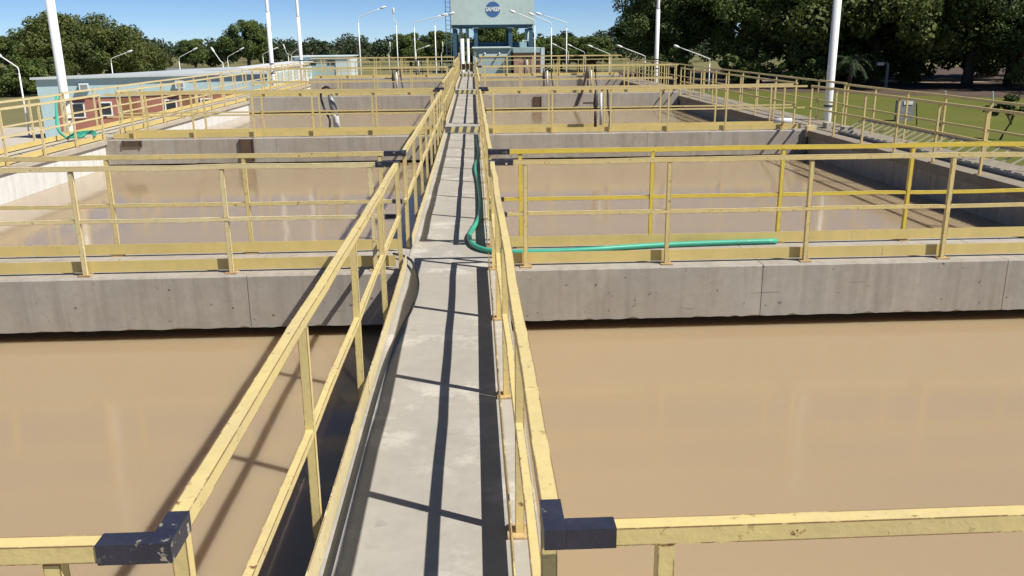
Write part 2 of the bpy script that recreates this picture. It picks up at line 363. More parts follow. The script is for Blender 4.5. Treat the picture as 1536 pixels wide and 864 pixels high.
for i, (yf, yr) in enumerate(CR):
    z = CZ[i]
    for sd in ('left', 'right'):
        s = -1 if sd == 'left' else 1
        e = XL if s < 0 else XR; far = LIN+.1 if s < 0 else RIN-.1
        p0 = -.74 if s < 0 else (.60 if i == 0 else .65)
        posts = [p0 + s*1.32*k for k in range(6)]
        for wh, y, kick, sg in ((('front', yf, 1, -1), ('rear', yr, -1, 1)) if i else (('front', yf, -1, 1),)):
            m = 'cream'
            if i == 1 and wh == 'rear' and s > 0: m = 'bright'
            if i == 1 and wh == 'front': m = 'pale' if s < 0 else 'cream'
            if i == 0:
                lab = 'yellow railing across the bottom %s corner with a black painted corner bend' % sd; y = yf
            else:
                lab = '%syellow railing on the %s, %s rail of the %s' % ('bright ' if m == 'bright' else '', sd, {'front': 'near', 'rear': 'far'}[wh], where[i])
            railing(lab, 'x', y, e + s*.022, far, z, posts, kick, m, sleeve=(e, s, .135 if i == 0 else .19, .085 if i == 0 else .05, sg, i > 0),
                    group='railings along the crossings', kend=(.03, .06) if s > 0 else (.06, .03), near=(i < 2))
for k in range(4):
    y0 = CR[0][0] if k == 0 else CR[k][1]; y1 = CR[k+1][0]
    z = [0, 0, STEP, 2*STEP][k]; n = 4 if k == 0 else 8
    for sd, x, s in (('left', XL, 1), ('right', XR, -1)):
        railing('yellow railing along the %s edge of the central walkway, %s stretch' % (sd, ('nearest', 'second', 'third', 'farthest')[k]), 'y', x, y0-.021, y1+.021, z,
                spaced(y0+.09, y1-.05, n), s, 'cream', km='pale' if s > 0 else 'cream', group='railings along the central walkway', near=(k < 2), kz=.088, kh=.13, kend=(.03, .03), side=(s > 0))
# last stretch behind the farthest striped step
for sd, x, s in (('left', XL, 1), ('right', XR, -1)):
    railing('short yellow railing on the %s at the far end of the walkway' % sd, 'y', x, 45.96, 48.5, 3*STEP, spaced(46.05, 48.4, 2), s, side=(s > 0), group='railings along the central walkway')
for sd, xi, xo in (('left', LIN, LOUT), ('right', RIN, ROUT)):
    s = -1 if sd == 'left' else 1
    for k in range(3):
        y0, y1 = CR[k+1][1], CR[k+2][0]; z = [0, .02, .04][k]; n = 8
        nm = ('nearest', 'middle', 'farthest')[k]
        railing('yellow railing on the %s outer walkway, inner side, %s stretch' % (sd, nm), 'y', xi, y0, y1, z, spaced(y0+.05, y1-.05, n), s if s < 0 else 0, 'pale' if s < 0 else 'cream', group='railings of the outer walkways')
        ya = [8.6, 20.22, 32.97][k]; yb = [20.18, 32.93, 48.1][k]
        railing('yellow railing on the %s outer walkway, outer side, %s stretch' % (sd, nm), 'y', xo, ya, yb, z, spaced(ya+.06, yb-.06, 8 if k < 2 else 10), -s if s < 0 else 0, 'pale' if s < 0 else 'cream', group='railings of the outer walkways')
railing('yellow railing across the far end on the left, left of the white pipes', 'x', 48.4, LOUT+.1, XL-.1, .04, spaced(LOUT+.2, XL-.2, 6), 0, group='railings across the far end')
railing('yellow railing across the far end on the right, below the tower', 'x', 48.4, XR+.1, ROUT-.1, .04, spaced(XR+.2, ROUT-.2, 6), 0, group='railings across the far end')
# ------------------------------------------------------------------ hoses, pipes and valves
hz = [(715,204),(716,216),(719,230),(713,250),(717,272),(721,300),(719,325),(710,342),(704,354),(711,368),(738,376.5),(790,378),(880,374.5),(940,370.5),(1000,367),(1080,364),(1165,361.5)]
tag(MB().tube(curve([onz(a, b, .032) for a, b in hz], 7), .027, 10).build('green_hose', 'hose', smooth=True), 'long green hose lying along the walkway and turning right onto the nearest crossing', 'hose')
bh = [(-.62, 8.3, .03), (-.50, 8.10, .05), (-.40, 7.83, .05), (-.315, 7.2, .02), (-.32, 6.6, .015), (-.365, 6.07, .015), (-.405, 5.5, .015), (-.418, 4.8, .015), (-.418, 3.3, .015), (-.416, 1.9, .015), (-.42, .5, .015)]
tag(MB().tube(curve(bh, 8), .0125, 8).build('black_hose', 'bhose', smooth=True), 'thin black hose lying along the left edge of the walkway floor', 'hose')
# green hose coiled on the left outer railing
t = thing('coiled_hose', 'green hose bundle hanging on the left outer railing by the tall pole', 'hose', (LIN, 19.9, 0))
for k in range(3):
    y = 19.5 + k*.06
    MB().tube(curve([(LIN+.0, y-.3, .14+.02*k), (LIN-.2, y, .17+.02*k), (LIN-.55-.03*k, y+.05, .13+.02*k), (LIN-.66, y-.1, .10), (LIN-.3, y-.15, .11+.02*k)], 5), .02, 6).build('hose_coil', 'hose', t, smooth=True)
for k in range(2):
    MB().tube(curve([(LOUT+.08+.03*k, 19.75, .96), (LOUT+.10, 19.6+.05*k, .6), (LOUT+.13+.03*k, 19.5, .25), (LOUT+.35, 19.45, .05)], 5), .022, 6).build('hose_hanging', 'hose', t, smooth=True)
def siphon(x, y, z, label):
    t = thing('siphon_hose', label, 'hose', (x, y, z), 'pipes over the crossing railings')
    MB().tube([(x+.12, y+.08, z-.12), (x+.10, y+.07, z+.35), (x+.05, y+.05, z+.42)], .075, 10).build('pipe', 'pvc', t, smooth=True)
    MB().tube([(x+.10, y+.07, z+.36), (x+.05, y+.06, z+.62), (x+.0, y+.05, z+.86)], [.07, .085, .05], 10).build('bundle', 'grey_metal', t, smooth=True)
    MB().tube(curve([(x+.08, y+.0, z+.95), (x-.05, y+.02, z+1.04), (x-.17, y+.02, z+.97), (x-.20, y+.01, z+.78), (x-.12, y-.02, z+.50), (x-.02, y-.09, z+.30), (x-.03, y-.1, z+.12), (x-.11, y-.12, z-.02)], 6), .026, 8).build('hose', 'bhose', t, smooth=True)
    MB().box(x-.1, x+.14, y-.02, y+.1, z+.93, z+1.0).build('clamp', 'rust', t)
    MB().bar([(x-.02, y+.12, z+.40), (x+.16, y+.12, z+.40)], .03, .03).build('bracket', 'grey_metal', t)
    for q in (-.02, .14): MB().tube([(x+.06, y+.09, z+.62), (x+q, y+.1, z+.40)], .014, 6).build('brace', 'dark_metal', t)
q = ony(497, 190, 20.75)
siphon(q.x, 20.78, 0, 'grey pipe and looped black hose hung over the left railing of the second crossing')
def valve(x, y, z, label, h=.95, rusty=True):
    t = thing('gate_valve', label, 'valve', (x, y, z), 'gate valves on the crossings')
    MB().cyl((x, y), .035, .035, z+.01, z+h*.62).build('stem', 'dark_metal', t, smooth=True)
    MB().tube([(x, y, z+h*.5), (x, y, z+h*.62), (x, y, z+h*.78), (x+.01, y, z+h)], [.035, .065, .05, .03], 10).build('gearbox', 'dark_metal', t, smooth=True)
    MB().bar([(x-.30, y-.02, z+h*.66), (x-.03, y-.02, z+h*.66)], .03, .035).build('handle', 'dark_metal', t)
    MB().tube([(x+.13, y+.02, z+.12), (x+.12, y+.02, z+h*.9)], .032, 10).build('white_pipe', 'pvc', t, smooth=True)
    MB().tube(curve([(x+.12, y, z+h*.95), (x+.26, y, z+h*.98), (x+.29, y, z+h*.55), (x+.33, y-.03, z+h*.3), (x+.31, y-.05, z+.02)], 5), .02, 6).build('hose', 'bhose', t, smooth=True)
    if rusty:
        MB().box(x-.14, x+.26, y-.13, y+.14, z+.002, z+.055).build('base_flange', 'rust', t)
q = ony(893, 190, 20.3)
valve(q.x, 20.3, 0, 'dark gate valve with rusty base and white pipe on the second crossing, right')
for (px, k, lab) in ((590, 3, 'small dark gate valve on the third crossing, left of the walkway'), (816, 3, 'small dark gate valve on the third crossing, right of the walkway'),
                     (882, 3, 'dark gate valve on the third crossing, farther right'), (625, 4, 'tiny dark gate valve on the farthest crossing, left'), (787, 4, 'tiny dark gate valve on the farthest crossing, right')):
    y = (CR[k][0]+CR[k][1])/2; q = ony(px, 120, y); valve(q.x, y, CZ[k], lab, .9)
# hanging lever pipes by the right half of the third crossing
for px0, px1, lab in ((865, 882, 'slanting dark pipe leaning on the far crossing railing, right'),):
    a = ony(px0, 160, 32.3); b = ony(px1, 118, 32.3)
    tag(MB().tube(curve([(a.x, 32.33, -.30), (a.x+.2, 32.33, .2), (b.x, 32.35, 1.1)], 4), .045, 8).build('slanting_pipe', 'dark_metal', smooth=True), lab, 'pipe')
# steel gates on the beam faces
for px0, px1, py0, py1, k, lab in ((364, 378, 208, 241, 2, 'brown steel gate on the second beam, left, near the middle'), (187, 210, 207, 220, 2, 'dark steel gate on the second beam at its left end'), (802, 811, 145, 163, 3, 'brown steel gate on the third beam, right of the walkway')):
    y = CR[k][0]-.115; a = ony(px0, py1, y); b = ony(px1, py0, y); zt = min(b.z, CZ[k]-.02)
    t = thing('sluice_gate', lab, 'gate', ((a.x+b.x)/2, y, a.z), 'steel gates on the beams')
    zb = max(a.z, CZ[k]-.56)
    MB().box(a.x, b.x, y-.03, y-.001, zb, zt).build('gate_plate', 'stain', t)
    MB().box(a.x-.03, a.x-.001, y-.045, y-.001, zb, zt+.01).build('guide', 'dark_metal', t); MB().box(b.x+.001, b.x+.03, y-.045, y-.001, zb, zt+.01).build('guide', 'dark_metal', t)
# white pipe stub and box at the right end of the second crossing
tag(MB().tube([(RIN-.62, 20.3, .16), (RIN-.20, 20.3, .16)], .06, 10).build('pipe_stub', 'pvc', smooth=True), 'short white pipe stub at the right end of the second crossing', 'pipe')
tag(MB().box(RIN-.10, RIN+.12, 19.55, 19.70, -.14, .10).build('cable_box', 'pale'), 'small yellow box on the right wall corner by the tall pole', 'box')
for dy, lab in ((18.9, 'small pale concrete block on the right outer walkway, nearer of two'), (19.9, 'small pale concrete block on the right outer walkway, farther of two')):
    tag(MB().box(8.35, 8.55, dy, dy+.25, .001, .13).build('concrete_block', 'slab'), lab, 'block', 'blocks on the right outer walkway')
# cable ladder leaning inside the right outer railing
t = thing('cable_ladder', 'long pale metal cable ladder leaning along the right outer walkway', 'cable ladder', (8.4, 14, 0))
MB().bar([(8.22, 9.0, .03), (8.22, 18.9, .03)], .03, .05).build('side_rail', 'grey_metal', t)
MB().bar([(8.72, 9.0, .30), (8.72, 18.9, .30)], .03, .05).build('side_rail', 'grey_metal', t)
y = 9.1
rung = MB().bar([(-.23, 0, -.125), (.23, 0, .125)], .034, .016).mesh('rung', 'slab')
while y < 18.9:
    inst('rung', rung, t, Vector((8.47, y, .168)) - wloc(t)); y += .27
# ------------------------------------------------------------------ poles and lamps
def tall_pole(px, x, y, z, label):
    t = thing('tall_pole', label, 'pole', (x, y, GZ), 'tall white poles beside the basins')
    MB().cyl((x, y), .10, .098, GZ, 3.4, 16).build('lower_tube', 'white', t, smooth=True)
    MB().tube([(x, y, 3.4), (x, y, 3.47), (x, y, 9.2)], [.098, .078, .07], 16).build('upper_tube', 'white', t, smooth=True)
    MB().tube([(x, y, 9.2), (x + (1.3 if x < 0 else -1.3), y, 9.5)], .035, 8).build('arm', 'white', t, smooth=True)
    for h in (.35, .78):
        MB().cyl((x, y), .108, .108, z+h, z+h+.05, 16).build('clamp_band', 'dark_metal', t)
tall_pole(0, LOUT-.26, 20.9, 0, 'tall white pole behind the left outer railing, nearest on the left')
tall_pole(0, ROUT+.26, 21.8, 0, 'tall white pole behind the right outer railing, nearest on the right')
tall_pole(0, LOUT-.26, 42.6, 2*STEP, 'tall white pole on the left, second from the camera')
tall_pole(0, LOUT-.26, 49.9, 2*STEP, 'tall white pole on the left, farthest of the tall ones')
tall_pole(0, ROUT+.26, 43.0, 2*STEP, 'tall white pole on the right, second from the camera')
def lamp(px, pyt, y, arm_px, arm_py, label, r=.05, curved=True, group='street lamps'):
    """street lamp: top of its pole and end of its arm as seen at distance y, standing on the ground"""
    a = ony(px, pyt, y); e = ony(arm_px, arm_py, y); sgn = 1 if e.x > a.x else -1
    t = thing('street_lamp', label, 'street lamp', (a.x, y, GZ), group)
    MB().tube([(a.x, y, GZ), (a.x, y, a.z-.35)], [r, r*.75], 10).build('pole', 'white', t, smooth=True)
    MB().tube(curve([(a.x, y, a.z-.35), (a.x+.02*sgn, y, a.z-.1), (a.x+.2*sgn, y, a.z+.06), (e.x, y, e.z)], 5), r*.62, 8).build('arm', 'white', t, smooth=True)
    d = (e - Vector((a.x+.2*sgn, y, a.z+.06))).normalized(); L0 = 9*y/FPX
    MB().tube([e - d*.05, e + d*L0*.3, e + d*L0*.8, e + d*L0], [r*.5, r*1.8, r*1.6, r*.5], 8).build('lamp_head', 'white', t, smooth=True)
# left side
lamp(27, 99, 46, 2, 85, 'white street lamp at the left edge before the brick building')
lamp(166, 88, 74, 190, 79, 'street lamp half hidden behind the nearest tall pole on the left')
lamp(268, 86, 90, 288, 76, 'street lamp behind the brick building roof, arm to the right, first')
lamp(334, 92, 76, 322, 79, 'street lamp behind the brick building, arm to the left')
lamp(341, 85, 104, 358, 76, 'street lamp behind the brick building roof, arm to the right, second')
lamp(394, 81, 120, 408, 75, 'street lamp just left of the second tall pole')
lamp(437, 80, 138, 446, 74, 'street lamp just right of the second tall pole, arm to the right')
lamp(432, 80, 118, 428, 75, 'street lamp just right of the second tall pole, arm to the left')
lamp(537, 26, 66, 570, 13, 'tall thin street lamp standing alone right of the farthest tall pole', .05)
lamp(594, 30, 68, 590, 21, 'tall thin street lamp with a short arm to the left', .045)
lamp(621, 34, 72, 662, 23, 'tall thin street lamp with a long arm, left of the tower')
lamp(652, 30, 62, 673, 22, 'tall thin street lamp nearest the tower on its left')
lamp(583, 78, 120, 585, 72, 'short street lamp far behind the railings, left of centre')
lamp(662, 78, 120, 664, 72, 'short street lamp far behind, left of the tower')
lamp(624, 75, 115, 636, 71, 'short street lamp with an arm to the right, far left of the tower')
# right side
lamp(802, 30, 62, 773, 19, 'tall street lamp in front of the right side of the tower', .05)
lamp(827, 34, 70, 801, 23, 'tall street lamp just right of the tower')
lamp(850, 34, 66, 812, 22, 'tall street lamp, second to the right of the tower')
lamp(834, 76, 150, 820, 69, 'short street lamp right of the tower, farthest of its row')
lamp(853, 77, 128, 836, 69, 'short street lamp, second farthest of the row on the right')
lamp(877, 78, 108, 859, 70, 'short street lamp, third farthest of the row on the right')
lamp(915, 81, 92, 890, 71, 'short street lamp in the row on the right, left of the far tall pole')
lamp(968, 84, 78, 934, 71, 'short street lamp right beside the far tall pole on the right')
lamp(1065, 88, 66, 1019, 71, 'short street lamp nearest in the row on the right')
# dark lamp standing on the lawn
t = thing('lawn_lamp', 'dark square lamp post with a pale head on the lawn', 'street lamp', (38.5, 81, GZ))
a = ony(1332, 95, 81); b = ony(1321, 94.5, 81)
MB().cyl((a.x, 81), .16, .14, GZ, a.z).build('pole', 'grey_metal', t); MB().bar([(a.x, 81, a.z), (b.x, 81, a.z)], .12, .12).build('arm', 'grey_metal', t)
MB().box(b.x-.35, b.x+.25, 80.8, 81.2, a.z-.18, a.z+.1).build('lamp_head', 'white', t)
# two white vertical pipes at the far end of the walkway
for px, r, lab in ((693, .11, 'thick white vertical pipe at the far end of the walkway'), (702, .07, 'thin white vertical pipe at the far end of the walkway')):
    a = ony(px, 58, 50); tag(MB().cyl((a.x, 50), r, r, GZ, a.z, 14).build('white_pipe', 'white', smooth=True), lab, 'pipe')
t = thing('steel_gate', 'dark steel gate closing the far end of the walkway', 'gate', (-.07, 48.3, 3*STEP))
MB().box(XL+.06, XR-.06, 48.28, 48.31, 3*STEP+.1, 3*STEP+.42).build('gate_panel', 'dark_metal', t)
for k in range(4):
    x = XL+.09+k*.215; MB().box(x, x+.035, 48.22, 48.27, 3*STEP, 3*STEP+.5).build('gate_bar', 'pale', t)
# ------------------------------------------------------------------ water tower
TY = 85.0
def tx(px): return ony(px, 60, TY).x
def tz(py): return ony(740, py, TY).z
t = thing('water_tower', 'pale blue concrete water tower on dark blue columns with a round blue logo', 'water tower', (tx(740), TY, GZ))
x0, x1 = tx(677), tx(801); dep = 8.0; zb = tz(37)
box = MB().box(x0, x1, TY, TY+dep, zb+.01, zb+6.2).build('tank', 'tankblue', t)
MB().box(x0+.15, x1-.15, TY+.15, TY+dep-.15, zb-.24, zb+.005).build('ring_beam', 'darkblue', t)
for i, px in enumerate((682, 714, 766, 797)):
    for yy in (TY+.3, TY+dep-.8):
        xx = tx(px)
        MB().box(xx-.18, xx+.18, yy, yy+.36, GZ, zb-.305).build('column', 'darkblue', t)
    MB().box(tx(px)-.32, tx(px)+.32, TY+.22, TY+.29, zb-.32, zb+.14).build('bracket', 'tankblue', t)
MB().box(x0+.2, x1-.2, TY+.9, TY+1.3, tz(70), tz(63)).build('tie_beam', 'darkblue', t)
MB().box(x0+.2, x1-.2, TY+dep-1.4, TY+dep-1.0, tz(70), tz(63)).build('tie_beam', 'darkblue', t)
for px in (691, 701): MB().cyl((tx(px), TY+2.5), .16, .16, GZ, zb-.31, 10).build('riser_pipe', 'tankblue', t)
MB().tube([(tx(795), TY+1.6, zb-.31), (tx(794), TY+1.6, tz(62)), (tx(786), TY+1.5, tz(61)), (tx(786), TY+1.5, tz(75))], .16, 8).build('overflow_pipe', 'tankblue', t, smooth=True)
# caged ladder on the left
ld = MB()
for dx in (-.22, .22): ld = MB().tube([(tx(673)+dx, TY-.1, GZ), (tx(673)+dx, TY-.1, zb+6.4)], .035, 6).build('ladder_rail', 'darkblue', t)
lr = MB().tube([(-.22, 0, 0), (.22, 0, 0)], .02, 6).mesh('ladder_rung', 'darkblue')
z = GZ+.4
while z < zb+6.2:
    inst('ladder_rung', lr, t, Vector((tx(673), TY-.1, z)) - wloc(t)); z += .4
MB().bar([(tx(673), TY-.05, zb-1.5), (tx(683), TY+.4, zb-1.5)], .08, .08).build('ladder_stay', 'darkblue', t)
# logo: blue globe with a white band of lettering
lc = Vector((tx(740), TY, tz(14))); lr_ = 10.5*TY/FPX
def disc(r, y, z0, z1, n=40):
    """slice of a disc between heights z0..z1 (relative), standing in the XZ plane"""
    pts = []
    for k in range(n+1):
        zz = z0 + (z1-z0)*k/n; xx = math.sqrt(max(r*r-zz*zz, 0)); pts.append((xx, zz))
    vs = [(lc.x+a, y, lc.z+b) for a, b in pts] + [(lc.x-a, y, lc.z+b) for a, b in pts[::-1]]
    m = len(vs); vs += [(v[0], v[1]+.02, v[2]) for v in vs]
    fs = [tuple(range(m)), tuple(range(2*m-1, m-1, -1))] + [(i, m+i, m+(i+1) % m, (i+1) % m) for i in range(m)]
    return MB().add(vs, [f[::-1] for f in fs])
h = lr_*.24
disc(lr_, TY-.022, h+.02, lr_*.995).build('logo_upper_half', 'logo_blue', t)
disc(lr_, TY-.022, -lr_*.995, -h-.02).build('logo_lower_half', 'logo_blue', t)
disc(lr_*.98, TY-.020, -h, h).build('logo_band', 'logo_blue', t)
fc = bpy.data.curves.new('lettering', 'FONT'); fc.body = 'SAMEEP'; fc.size = h*3.2; fc.align_x = 'CENTER'; fc.align_y = 'CENTER'; fc.extrude = .012; fc.offset = .02
fo = bpy.data.objects.new('tmp_text', fc); C.objects.link(fo); bpy.context.view_layer.update()
fm = bpy.data.meshes.new_from_object(fo.evaluated_get(bpy.context.evaluated_depsgraph_get())); bpy.data.objects.remove(fo)
fm.materials.clear(); fm.materials.append(M['white'])
xs = [v.co.x for v in fm.vertices]; k = lr_*1.98/(max(xs)-min(xs))
fm.transform(Matrix.Translation(lc + Vector((0, -.035, 0)) - wloc(t)) @ Matrix.Rotation(math.pi/2, 4, 'X') @ Matrix.Diagonal((k, 1.0, 1, 1)))
lo = bpy.data.objects.new('lettering', fm); C.objects.link(lo); lo.parent = t
# low service building in front of the tower
SY = 78.0
def sx(px): return ony(px, 60, SY).x
def sz(py): return ony(760, py, SY).z
t = thing('service_building', 'low pale blue service building with pink brick bay under the tower', 'building', (sx(760), SY, GZ))
MB().box(sx(709), sx(766), SY, SY+6, GZ, sz(72)).build('wall', 'bluewall', t)
MB().box(sx(708), sx(767), SY-.25, SY+6.2, sz(72)+.003, sz(70.5)).build('roof', 'palewall', t)
MB().box(sx(770), sx(813), SY-.8, SY+5, GZ, sz(79)).build('brick_wall', mat('pinkish_brick', (.44, .27, .21), .85, (.36, .24, .19), 2, .7), t)
MB().box(sx(769), sx(815), SY-1.0, SY+5.2, sz(79)+.003, sz(72)).build('parapet', 'bluewall', t)
MB().box(sx(781), sx(791), SY+1, SY+3.2, sz(71.5), sz(63)).build('roof_box', 'bluewall', t)
MB().box(sx(784), sx(800), SY-.86, SY-.805, sz(87.5), sz(84)).build('dark_opening', 'glass', t)
MB().box(sx(718), sx(760), SY-.05, SY-.004, sz(85), sz(79)).build('light_panel', 'palewall', t)
for px in (724, 746):
    MB().tube([(sx(px), SY-.06, sz(83)), (sx(px+3), SY-.35, sz(79.5))], .08, 6).build('wall_lamp', 'grey_metal', t)
MB().box(sx(810), sx(815.5), SY-1.05, SY-1.004, GZ, sz(71.5)).build('pilaster', 'palewall', t)
# ------------------------------------------------------------------ buildings on the left
FL, FR = ony(60, 150, 45.1), ony(402, 150, 49.6); FL.z = FR.z = 0; FU = (FR-FL).normalized(); FN = Vector((FU.y, -FU.x, 0)); FLEN = (FR-FL).length
zt = .5; zm = zt-1.05
t = thing('brick_building', 'low red brick building with a pale blue upper band on the left', 'building', (FL.x, FL.y, GZ))
def fp(s_, o, z): q = FL + FU*s_ + FN*o; return (q.x, q.y, z)
def fbox(s0, s1, o0, o1, z0, z1):
    return MB().add([fp(s0,o1,z0), fp(s1,o1,z0), fp(s1,o0,z0), fp(s0,o0,z0), fp(s0,o1,z1), fp(s1,o1,z1), fp(s1,o0,z1), fp(s0,o0,z1)],
                    [(0,3,2,1),(4,5,6,7),(0,1,5,4),(1,2,6,5),(2,3,7,6),(3,0,4,7)])
def fs(px):
    d = ray(px, 150); k = (FL-CAM).dot(FN)/d.dot(FN); return (CAM + d*k - FL).dot(FU)
def wedge(o, z0, z1):       # plan: shallow on the left, deep on the right
    pl = [fp(-o, o, 0), fp(FLEN+o, o, 0), (ony(345, 100, 61).x, 61+o, 0), (ony(150, 100, 48.6).x, 48.6, 0)]
    vs = [(a, b, z0) for a, b, _ in pl] + [(a, b, z1) for a, b, _ in pl]
    return MB().add(vs, [(3,2,1,0),(4,5,6,7),(0,1,5,4),(1,2,6,5),(2,3,7,6),(3,0,4,7)])
wedge(0, GZ, zm).build('brick_wall', 'brick', t)
wedge(.06, zm+.003, zt-.09).build('blue_band', 'bluewall', t)
wedge(.30, zt-.087, zt+.02).build('roof', 'roofgrey', t)
fbox(.0, .72, .004, .07, GZ, zm).build('corner_pillar', 'bluewall', t)
fbox(.73, FLEN, .003, .03, GZ+.001, GZ+.3).build('plinth', 'pave', t)
for px, z0 in ((105, -1.55), (147, -1.5), (246, -1.75), (300, -1.7)):
    a = fs(px); f = fbox(a, a+.62, .003, .10, z0, -.78).build('window', 'frame', t)
    fbox(a+.07, a+.55, .101, .108, z0+.07, -.85).build('pane', 'glass', f)
for px in (178, 272):
    a = fs(px); f = fbox(a, a+.85, .003, .05, GZ+.3, -.62).build('door', 'rust', t); fbox(a+.08, a+.14, .051, .09, -1.6, -1.48).build('handle', 'grey_metal', f)
for px in (121, 264):
    a = fs(px); f = fbox(a, a+.45, .062, .55, -.20, .17).build('air_conditioner', 'palewall', t); fbox(a+.06, a+.39, .551, .56, -.15, .12).build('grille', 'grey_metal', f)
a = fs(99); MB().tube([fp(a, .003, -1.55), fp(a, .3, -1.5)], .09, 8).build('wall_light', 'white', t)
BX = -19.0
t = thing('white_block', 'bluish white rendered block at the far end of the brick building', 'building', (BX, 64, GZ))
MB().box(BX-2, BX+.6, 66, 112, GZ, -.15).build('wall', 'palewall', t)
MB().box(BX-2.3, BX+.9, 65.8, 112.3, -.147, -.02).build('roof', 'white', t)
for j in range(11): MB().box(BX+.603, BX+.63, 67+j*3.8, 69.2+j*3.8, -1.6, -.7).build('panel', 'bluewall', t)
t = thing('pale_block', 'small pale blue flat roofed block far behind the left railings', 'building', (ony(482, 90, 104).x, 104, GZ))
a, b = ony(441, 90, 104), ony(524, 90, 104); zz = ony(482, 84, 104).z
MB().box(a.x, b.x-1.6, 104, 111, GZ, zz-.1).build('wall', 'bluewall', t); MB().box(b.x-1.598, b.x, 103.9, 111, GZ, zz-.1).build('end_wall', 'palewall', t)
MB().box(a.x-.2, b.x+.2, 103.7, 111.2, zz-.097, zz).build('roof', 'palewall', t)
for j in range(2):
    MB().box(a.x+1.6+j*2.2, a.x+2.5+j*2.2, 103.95, 103.998, zz-1.0, zz-.5).build('window', 'glass', t)
def shed(px0, px1, py0, py1, y, label, m='palewall'):
    a, b = ony(px0, py0, y), ony(px1, py1, y)
    t = thing('shed', label, 'shed', ((a.x+b.x)/2, y, GZ))
    MB().box(a.x, b.x, y, y+6, GZ, a.z-.25).build('wall', m, t)
    e = .3; zt = a.z; MB().add([(a.x-e,y-e,zt-.248),(b.x+e,y-e,zt-.248),(b.x+e,y+6+e,zt-.248),(a.x-e,y+6+e,zt-.248),(a.x-e,y+3,zt),(b.x+e,y+3,zt)],
                               [(0,1,5,4),(2,3,4,5),(0,4,3),(1,2,5),(3,2,1,0)]).build('roof', 'grey_metal' if m == 'palewall' else 'palewall', t)
shed(-40, 46, 108, 125, 120, 'low pale shed at the far left edge beyond the brick building')
shed(190, 230, 107, 115, 130, 'low grey shed behind the brick building roof, left one')
shed(236, 292, 103, 112, 140, 'low grey shed behind the brick building roof, right one')
# ------------------------------------------------------------------ trees
def leaf_mesh(name, centres, radii, per, size, material, seed, flat=.75):
    g = np.random.default_rng(seed); c = np.repeat(np.array(centres), per, 0); r = np.repeat(np.array(radii), per)
    n = len(c); d = g.normal(size=(n, 3)); d /= np.linalg.norm(d, axis=1)[:, None]
    d[:, 2] = d[:, 2]*flat
    pos = c + d*(r*g.uniform(.35, 1.05, n)**.6)[:, None]
    nrm = d*.7 + g.normal(size=(n, 3))*.6 + np.array([0, 0, .35]); nrm /= np.linalg.norm(nrm, axis=1)[:, None]
    a = np.cross(nrm, g.normal(size=(n, 3))); a /= np.linalg.norm(a, axis=1)[:, None]; b = np.cross(nrm, a)
    s = size*g.uniform(.55, 1.35, n)[:, None]
    V = np.stack([pos + a*s*.5, pos + b*s*.32 + nrm*s*.08, pos - a*s*.5, pos - b*s*.32 + nrm*s*.08], 1).reshape(-1, 3)
    me = bpy.data.meshes.new(name); me.vertices.add(4*n); me.vertices.foreach_set('co', V.astype(np.float32).ravel())
    me.loops.add(4*n); me.loops.foreach_set('vertex_index', np.arange(4*n, dtype=np.int32))
    me.polygons.add(n); me.polygons.foreach_set('loop_start', np.arange(0, 4*n, 4, dtype=np.int32))
    me.update(calc_edges=True); me.materials.append(M[material]); return me
def crown_shape(rx, h0, h1, n, seed):
    """clump centres of an uneven crown between heights h0..h1"""
    g = np.random.default_rng(seed); cs = []; rs = []
    while len(cs) < n:
        q = g.uniform(-1, 1, 3); l = np.linalg.norm(q)
        if l > 1 or l < .30: continue
        if q[2] < -.55 and g.random() < .6: continue
        wob = 1 + .22*math.sin(3*math.atan2(q[1], q[0]) + seed) + g.normal()*.08
        cs.append((q[0]*rx*wob, q[1]*rx*wob, (h0+h1)/2 + q[2]*(h1-h0)/2)); rs.append(rx*g.uniform(.16, .30))
    return cs, rs
def trunk_mb(h, r, rx, h0, h1, seed):
    g = random.Random(seed); mb = MB(); lean = (g.uniform(-.4, .4), g.uniform(-.4, .4))
    top = (lean[0], lean[1], h)
    mb.tube([(0,0,0), (lean[0]*.2, lean[1]*.2, h*.25), (lean[0]*.6, lean[1]*.6, h*.6), top], [r*1.35, r, r*.85, r*.65], 8)
    for k in range(7):
        a = 2*math.pi*k/7 + g.uniform(-.3, .3); l = rx*g.uniform(.5, .85); zz = h*g.uniform(.6, 1.0)
        p0 = (lean[0]*.8, lean[1]*.8, zz); p2 = (math.cos(a)*l, math.sin(a)*l, h0 + (h1-h0)*g.uniform(.35, .85))
        pm = tuple((p0[i]+p2[i])/2 + (.3 if i == 2 else 0) for i in range(3))
        mb.tube([p0, pm, p2], [r*.45, r*.28, r*.08], 6)
    return mb
variants = {}
def variant(key, rx, h0, h1, n, per, size, material, seed, tr, th):
    cs, rs = crown_shape(rx, h0, h1, n, seed)
    variants[key] = (leaf_mesh('crown', cs, rs, per, size, material, seed), trunk_mb(th, tr, rx, h0, h1, seed).mesh('trunk', 'bark', smooth=True))
variant('bigA', 6.6, 2.4, 13.0, 80, 480, .30, 'leaf_dark', 1, .42, 6.0)
variant('bigB', 6.0, 2.0, 12.0, 75, 480, .29, 'leaf_mid', 2, .38, 5.5)
variant('bigC', 5.4, 3.2, 12.5, 70, 460, .29, 'leaf_dark', 3, .36, 6.5)
variant('olive', 5.6, 1.0, 7.2, 65, 380, .30, 'leaf_olive', 4, .35, 3.2)
variant('round', 4.6, 1.0, 7.4, 60, 380, .30, 'leaf_mid', 5, .32, 3.4)
variant('bush', 2.2, .2, 2.9, 30, 260, .20, 'leaf_mid', 6, .10, 1.2)
variant('sapling', .75, .9, 2.0, 16, 110, .13, 'leaf_dark', 8, .04, 1.1)
